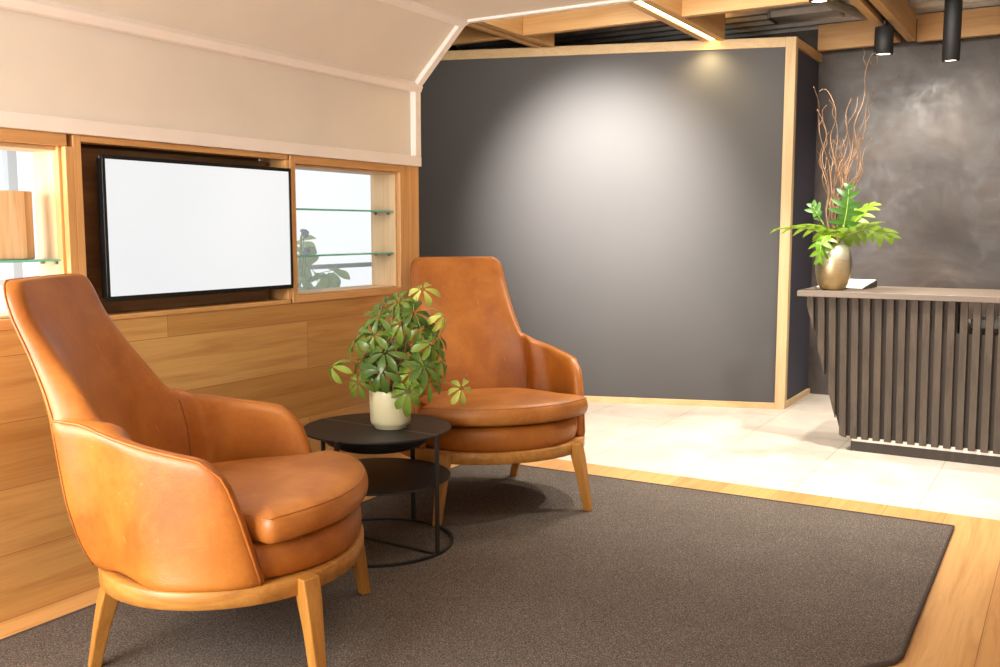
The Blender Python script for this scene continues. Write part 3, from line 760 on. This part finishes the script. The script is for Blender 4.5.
o_ = .030
def fp(x, z, dd=o_): return (x, fy_(z) + dd, z)
MB().poly([fp(cutx(.083) + .01, .083), fp(3.6, .083), fp(3.6, .705), fp(2.362, .705), fp(2.362, zt_), fp(DX0 + .012, zt_)], (0, .018, 0)).build('front_panel', 'desk_dark', ds)
MB().poly([(DX0 + .004, yt + .03, zt_), (DX0 + .199, yb + .03, zb_), (DX0 + .199, 6.05, zb_), (DX0 + .004, 6.05, zt_)], (.02, 0, .003)).build('end_panel', 'desk_dark', ds)
bx('plinth', (1.838, 5.597, 0.0005), (3.6, 6.0, .056), 'desk_dark', ds, .002)
bx('plinth_lit_gap', (1.842, 5.598, .0561), (3.6, 5.66, .082), 'paper', ds, .001)['label'] = 'pale strip standing in for light below the slats'  # pale colour stands in for light caught between slats and plinth
bx('inner_shelf', (2.0, 5.60, .690), (3.6, 6.35, .712), 'desk_top', ds, .002)
bx('inner_divider', (2.345, 5.52, .713), (2.362, 6.05, .874), 'desk_dark', ds, .001)
st = thing('document_tray', 'white document tray on the inner shelf seen between the desk slats', 'tray', (2.40, 5.80, .7125))
bx('base', (0, 0, 0), (.55, .28, .006), 'paper', st, .002); bx('side', (0, 0, .006), (.55, .006, .047), 'paper', st, .002); bx('side', (0, .274, .006), (.55, .28, .047), 'paper', st, .002)
bk = thing('folder', 'white folder with dark cover lying behind the vase on the desk', 'folder', (1.585, 5.70, .9095))
MB().loft([[(0, 0, 0), (.27, 0, 0), (.29, .3, 0), (.02, .3, 0)], [(0, 0, .004), (.27, 0, .004), (.29, .3, .038), (.02, .3, .038)]]).build('cover', 'dark_cover', bk)
MB().loft([[(.008, .006, .0045), (.262, .006, .0045), (.282, .294, .0385), (.028, .294, .0385)], [(.008, .006, .009), (.262, .006, .009), (.282, .294, .043), (.028, .294, .043)]]).build('pages', 'paper', bk)

# ------------------------------------------------------------------ vase with leaves and twigs
VC = V(1.705, 5.60, .9095)
vs = MB().lathe([(.001, .003), (.058, 0), (.066, .006), (.084, .04), (.0955, .10), (.098, .15), (.094, .20), (.080, .237), (.062, .252), (.056, .256), (.052, .252), (.055, .235), (.06, .20), (.001, .19)], seg=56, cap0=False, cap1=False).build('vase', 'vase', smooth=True, loc=VC)
tag(vs, 'rounded brassy metal vase on the left end of the reception desk', 'vase')
mouth = VC + V(0, 0, .245)
def split_leaf(name, mat, pts, width, label, tip_up=.0, roll=0.0):
    """deeply lobed leaf: a stalk, a midrib and paired finger lobes; one thing"""
    t = thing(name, label, 'leaf', tuple(mouth), 0, 'split philodendron leaves in the vase')
    P = smooth_path(pts, 5); n = len(P)
    k0 = int(n * .36)
    MB().tube(P[:k0 + 2], .005, 8).build('stalk', 'stem', t, True)
    MB().tube(P[k0:], [.0035 * (1 - .7 * i / (n - k0)) for i in range(n - k0)], 6).build('midrib', 'leaf_young', t, True)
    bm = bmesh.new(); rib = P[k0:]; m = len(rib)
    nl = 6
    for sd in (-1, 1):
        for q in range(nl):
            f = q / (nl - 1); idx = min(m - 1, int(f * (m - 1))); base = rib[idx]
            tg = (rib[min(m - 1, idx + 1)] - rib[max(0, idx - 1)]).normalized()
            upv = V(0, 0, 1) if abs(tg.z) < .85 else TOC
            upv = Matrix.Rotation(roll, 3, tg) @ upv
            sv = tg.cross(upv).normalized() * sd
            nv = sv.cross(tg).normalized() * sd
            ang = -.35 + 1.25 * f
            L = width * (math.sin(math.pi * (.16 + .72 * f)) ** .7) * rng.uniform(.9, 1.08)
            dv = (sv * math.cos(ang) + tg * math.sin(ang) - nv * .05 + nv * .18).normalized()
            leaflet(bm, L * 1.12, width * .15, .6, base - dv * .004, dv, nv, 7, .18, .72)
    # blade along the rib
    prev = None
    for i in range(m):
        tg = (rib[min(m - 1, i + 1)] - rib[max(0, i - 1)]).normalized()
        upv = V(0, 0, 1) if abs(tg.z) < .85 else TOC
        upv = Matrix.Rotation(roll, 3, tg) @ upv
        sv = tg.cross(upv).normalized(); w = width * .42 * math.sin(math.pi * (.12 + .83 * i / (m - 1)))
        row = [bm.verts.new(rib[i] - sv * w + V(0, 0, w * .15)), bm.verts.new(rib[i] + V(0, 0, .0005)), bm.verts.new(rib[i] + sv * w + V(0, 0, w * .15))]
        if prev:
            for a in (0, 1): bm.faces.new((prev[a], prev[a + 1], row[a + 1], row[a]))
        prev = row
    me = bpy.data.meshes.new('blade'); bm.to_mesh(me); bm.free()
    for p in me.polygons: p.use_smooth = True
    me.materials.append(M[mat]); o = bpy.data.objects.new('blade', me); COL.objects.link(o); o.parent = t
    return t
def q_(r, z, d=0.0): return IR * r + TOC * d + V(0, 0, z)
split_leaf('philodendron_leaf', 'leaf_split', [q_(-.01, -.03), q_(-.03, .04, .02), q_(-.09, .085, .05), q_(-.19, .105, .06), q_(-.33, .095, .07)], .105, 'bright split leaf spreading left from the vase', roll=R(18))
split_leaf('philodendron_leaf', 'leaf_split', [q_(.01, -.03), q_(.025, .035, .03), q_(.075, .075, .08), q_(.155, .095, .10), q_(.255, .060, .10)], .155, 'broad bright split leaf spreading right from the vase', roll=R(-22))
split_leaf('philodendron_leaf', 'leaf_split_dark', [q_(.01, -.03), q_(.025, .07, .04), q_(.035, .15, .06), q_(.045, .23, .06), q_(.052, .315, .05)], .095, 'dark split leaf standing upright in the middle of the vase', roll=0)
split_leaf('philodendron_leaf', 'leaf_split', [q_(-.01, -.03), q_(-.035, .045, .05), q_(-.08, .055, .10), q_(-.115, .01, .13), q_(-.125, -.065, .14)], .085, 'small bright leaf drooping over the left side of the vase')
split_leaf('philodendron_leaf', 'leaf_split_dark', [q_(.0, -.03), q_(-.02, .06, -.02), q_(-.05, .12, -.04), q_(-.075, .17, -.06), q_(-.10, .22, -.07)], .085, 'dark split leaf leaning back left behind the bright leaves', roll=R(10))
split_leaf('philodendron_leaf', 'leaf_split', [q_(.0, -.03), q_(.03, .06, 0), q_(.085, .13, -.02), q_(.15, .185, -.03), q_(.21, .225, -.03)], .105, 'pale split leaf rising to the right above the broad leaf', roll=R(20))
tips = [(-.075, .58), (-.11, .70), (-.03, .62), (.0, .70), (.05, .74), (.085, .66), (.10, .60), (-.07, .86), (.02, .82), (.105, 1.02), (.20, .90), (-.20, .87), (.065, .52), (-.015, .50), (.025, .60), (.14, .76), (-.145, .76), (.14, .60), (-.09, .50), (.06, .83), (-.05, .70), (.115, .50)]
for i, (r_, z_) in enumerate(tips):
    pts = [q_(rng.uniform(-.02, .02), -.03, rng.uniform(-.02, .02))]
    nseg = 7 + int(z_ * 5); d_ = rng.uniform(-.10, .06)
    for k in range(1, nseg + 1):
        f = k / nseg
        am = .007 + .012 * f
        wob = am * math.sin(k * (1.3 + .13 * (i % 5)) + i * 1.7) + rng.uniform(-.009, .009)
        spread = (f ** .8) if z_ < .8 else (f ** 1.5)
        pts.append(q_(r_ * spread + wob + .045 * f, -.03 + (z_ + .03) * f, d_ * f + am * math.cos(k * 1.9 + i)))
    if i == 9:
        e0 = pts[-1]; pts += [e0 + IR * .03 + V(0, 0, .03), e0 + IR * .045 + V(0, 0, -.02), e0 + IR * .02 + V(0, 0, -.04), e0 + IR * .0 + V(0, 0, -.005)]
    if i == 10:
        e0 = pts[-1]; pts += [e0 + IR * .06 + V(0, 0, .012), e0 + IR * .12 + V(0, 0, .05)]
    if i == 7:
        e0 = pts[-1]; pts += [e0 + IR * -.03 + V(0, 0, .012), e0 + IR * -.05 + V(0, 0, .0)]
    sp = smooth_path(pts, 4); nn = len(sp)
    r0 = .0046 if z_ < .8 else .0044
    m_ = MB().tube(sp, [r0 * (1 - .72 * k / (nn - 1)) for k in range(nn)], 7)
    for s_ in range(1):
        k = int(nn * rng.uniform(.5, .8)); b0 = sp[k]; sg = rng.choice((-1, 1))
        tw = smooth_path([b0, b0 + IR * sg * .02 + V(0, 0, .04), b0 + IR * sg * .015 + V(0, 0, .08), b0 + IR * sg * .04 + V(0, 0, .11)], 4)
        m_.tube(tw, [.0024 * (1 - .6 * k2 / (len(tw) - 1)) for k2 in range(len(tw))], 6)
    o = m_.build('willow_twig', 'twig', smooth=True, loc=mouth)
    special = {9: 'tallest curly brown twig in the vase, knotted at its tip', 10: 'brown twig in the vase reaching out to the upper right', 11: 'brown twig in the vase leaning furthest left', 7: 'brown twig in the vase with a pale hooked tip'}
    tag(o, special.get(i, 'thin curly brown twig in the dense bunch above the vase leaves'), 'twig', 'curly twigs in the metal vase')

# ------------------------------------------------------------------ plant outside behind the right display window
wp = thing('outdoor_plant', 'leafy green plant with dark flower heads behind the right display window', 'plant', (-.62, 3.70, -.003))
MB().lathe([(.10, 0), (.15, .03), (.17, .28), (.165, .30), (.15, .29), (.001, .27)], seg=36, cap1=False).build('pot', 'plant_pot_dark', wp, True)
MB().lathe([(.001, .272), (.152, .285), (.15, .26)], seg=24, cap0=False, cap1=False).build('soil', 'soil', wp)
big_me = [palmate('leaf', 'leaf_out', n, .10, .026, dr, sp, rng) for n, dr, sp in ((5, .9, -.3), (6, 1.2, -.5), (5, .7, -.2))]
stems = [smooth_path([(0, 0, .26), (.02 * a, .02 * b, .6), (.06 * a, .05 * b, .9), (.10 * a, .09 * b, 1.12 + .05 * c)], 5) for a, b, c in ((1, 0, 0), (-1, 1, 1), (.2, 1.6, -2.4), (-.3, -1, 1), (.4, .6, 2))]
for s_ in stems: MB().tube(s_, .006, 7).build('stem', 'stem', wp, True)
for k in range(42):
    s_ = stems[k % 5]; p = s_[rng.randrange(6, len(s_))]
    h = p + V(rng.uniform(-.09, .09), rng.uniform(-.09, .14), rng.uniform(-.05, .05))
    o = bpy.data.objects.new('leaf', big_me[k % 3]); COL.objects.link(o); o.parent = wp
    ax = (V(rng.uniform(-.5, .8), rng.uniform(-.8, .8), 1)).normalized()
    o.location = h; o.rotation_euler = (ax.to_track_quat('Z', 'Y').to_matrix() @ Matrix.Rotation(rng.uniform(0, 6.28), 3, 'Z')).to_euler()
    MB().tube(smooth_path([p, p.lerp(h, .5) + V(0, 0, .01), h], 3), .002, 5).build('petiole', 'stem', wp, True)
for fx, fy, fz in ((.06, .05, 1.225), (.10, .02, 1.13), (.02, .13, 1.12)):
    bm = MB()
    for k in range(14):
        a = rng.uniform(0, 6.28); b_ = rng.uniform(-.6, 1.4); c = V(fx, fy, fz) + V(math.cos(a) * math.cos(b_), math.sin(a) * math.cos(b_), math.sin(b_)) * .02
        bm.lathe([(.001, -.009), (.008, -.005), (.011, 0), (.008, .006), (.001, .010)], c=tuple(c), seg=8, cap0=False, cap1=False)
    bm.build('flower_head', 'flower', wp, True)
    MB().tube([(fx, fy, fz), (fx * .9, fy * .8, fz - .12)], .0025, 6).build('stem', 'stem', wp, True)

# ------------------------------------------------------------------ light
w = bpy.data.worlds.new('daylight'); S.world = w; w.use_nodes = True
bg = w.node_tree.nodes['Background']; bg.inputs['Color'].default_value = (0.95, 0.975, 1.0, 1); bg.inputs['Strength'].default_value = 1.15
def area(name, loc, target, sx, sy, power, col=(1, 1, 1)):
    l = bpy.data.lights.new(name, 'AREA'); l.shape = 'RECTANGLE'; l.size = sx; l.size_y = sy; l.energy = power; l.color = col
    o = bpy.data.objects.new(name, l); COL.objects.link(o); o.location = loc
    o.rotation_euler = (Vector(target) - Vector(loc)).to_track_quat('-Z', 'Y').to_euler(); return o
def spot(name, loc, target, power, ang, blend=.6, col=(1, .86, .68), r=.04):
    l = bpy.data.lights.new(name, 'SPOT'); l.energy = power; l.spot_size = R(ang); l.spot_blend = blend; l.color = col; l.shadow_soft_size = r
    o = bpy.data.objects.new(name, l); COL.objects.link(o); o.location = loc
    o.rotation_euler = (Vector(target) - Vector(loc)).to_track_quat('-Z', 'Y').to_euler(); return o
WARM = (1, .91, .79)
area('window_daylight_left', (-.14, .45, 1.24), (2, 1.0, .4), 2.2, .5, 90, (1, .98, .95))
area('assumed_rear_light', (.75, -1.3, 1.5), (.9, 2.0, .75), 1.4, 1.4, 175, (1, .97, .91))  # assumed lamp inside the room behind the viewer; no window is built there
area('far_fill', (3.9, -2.6, 1.9), (2.0, 4.0, 1.2), 2.2, 1.6, 24, (1, .98, .95))  # unseen soft fill added behind the viewer, no window there
spot('assumed_wall_washer', (.45, 4.6, 2.40), (-.02, 6.25, 1.46), 820, 62, 1.0, (1, .93, .84), .06)  # unseen lamp, assumed from the pool of light on the partition
spot('lobby_downlight_spot', (1.60, 5.50, 2.47), (1.62, 5.2, 0), 160, 95, .8, WARM)
spot('track_spot', (1.78, 6.44, 2.31), (2.15, 7.3, 1.0), 95, 120, 1.0, WARM)
spot('pendant_spot', (2.19, 6.2, 2.2), (2.25, 6.3, 0), 90, 120, 1.0, WARM)
spot('assumed_lobby_spot', (2.3, 4.7, 2.45), (1.9, 5.2, 0), 260, 105, .8, WARM)  # unseen lamp added to light the tiles, no fixture modelled
spot('assumed_lobby_spot', (1.0, 4.8, 2.45), (1.0, 5.3, 0), 180, 110, .8, WARM)  # another unseen lamp added over the tiles, also without a fixture
spot('assumed_seating_spot', (1.2, 2.6, 2.2), (.75, 3.3, .3), 16, 120, 1.0, (1, .93, .84), .08)  # unseen lamp assumed above the seats for soft overhead light
spot('added_led_glow', (.69, 6.375, 2.505), (.70, 6.42, 1.5), 16, 140, 1.0, (1, .78, .38), .02)  # unseen lamp added to throw the strip's glow down the partition
area('ceiling_void_fill', (1.4, 4.25, 2.45), (1.2, 6.6, 2.85), 3.2, .25, 60, (1, .93, .82))  # unseen lamp added to brighten the beam faces and metal deck

vs_ = S.view_settings; vs_.view_transform = 'Standard'; vs_.look = 'None'; vs_.exposure = 0.0; vs_.gamma = 1.0; vs_.use_curve_mapping = False
S.cycles.use_denoising = True
S.cycles.max_bounces = 10; S.cycles.diffuse_bounces = 5; S.cycles.glossy_bounces = 4; S.cycles.transmission_bounces = 6
S.cycles.sample_clamp_indirect = 6.0; S.cycles.caustics_reflective = False; S.cycles.caustics_refractive = False
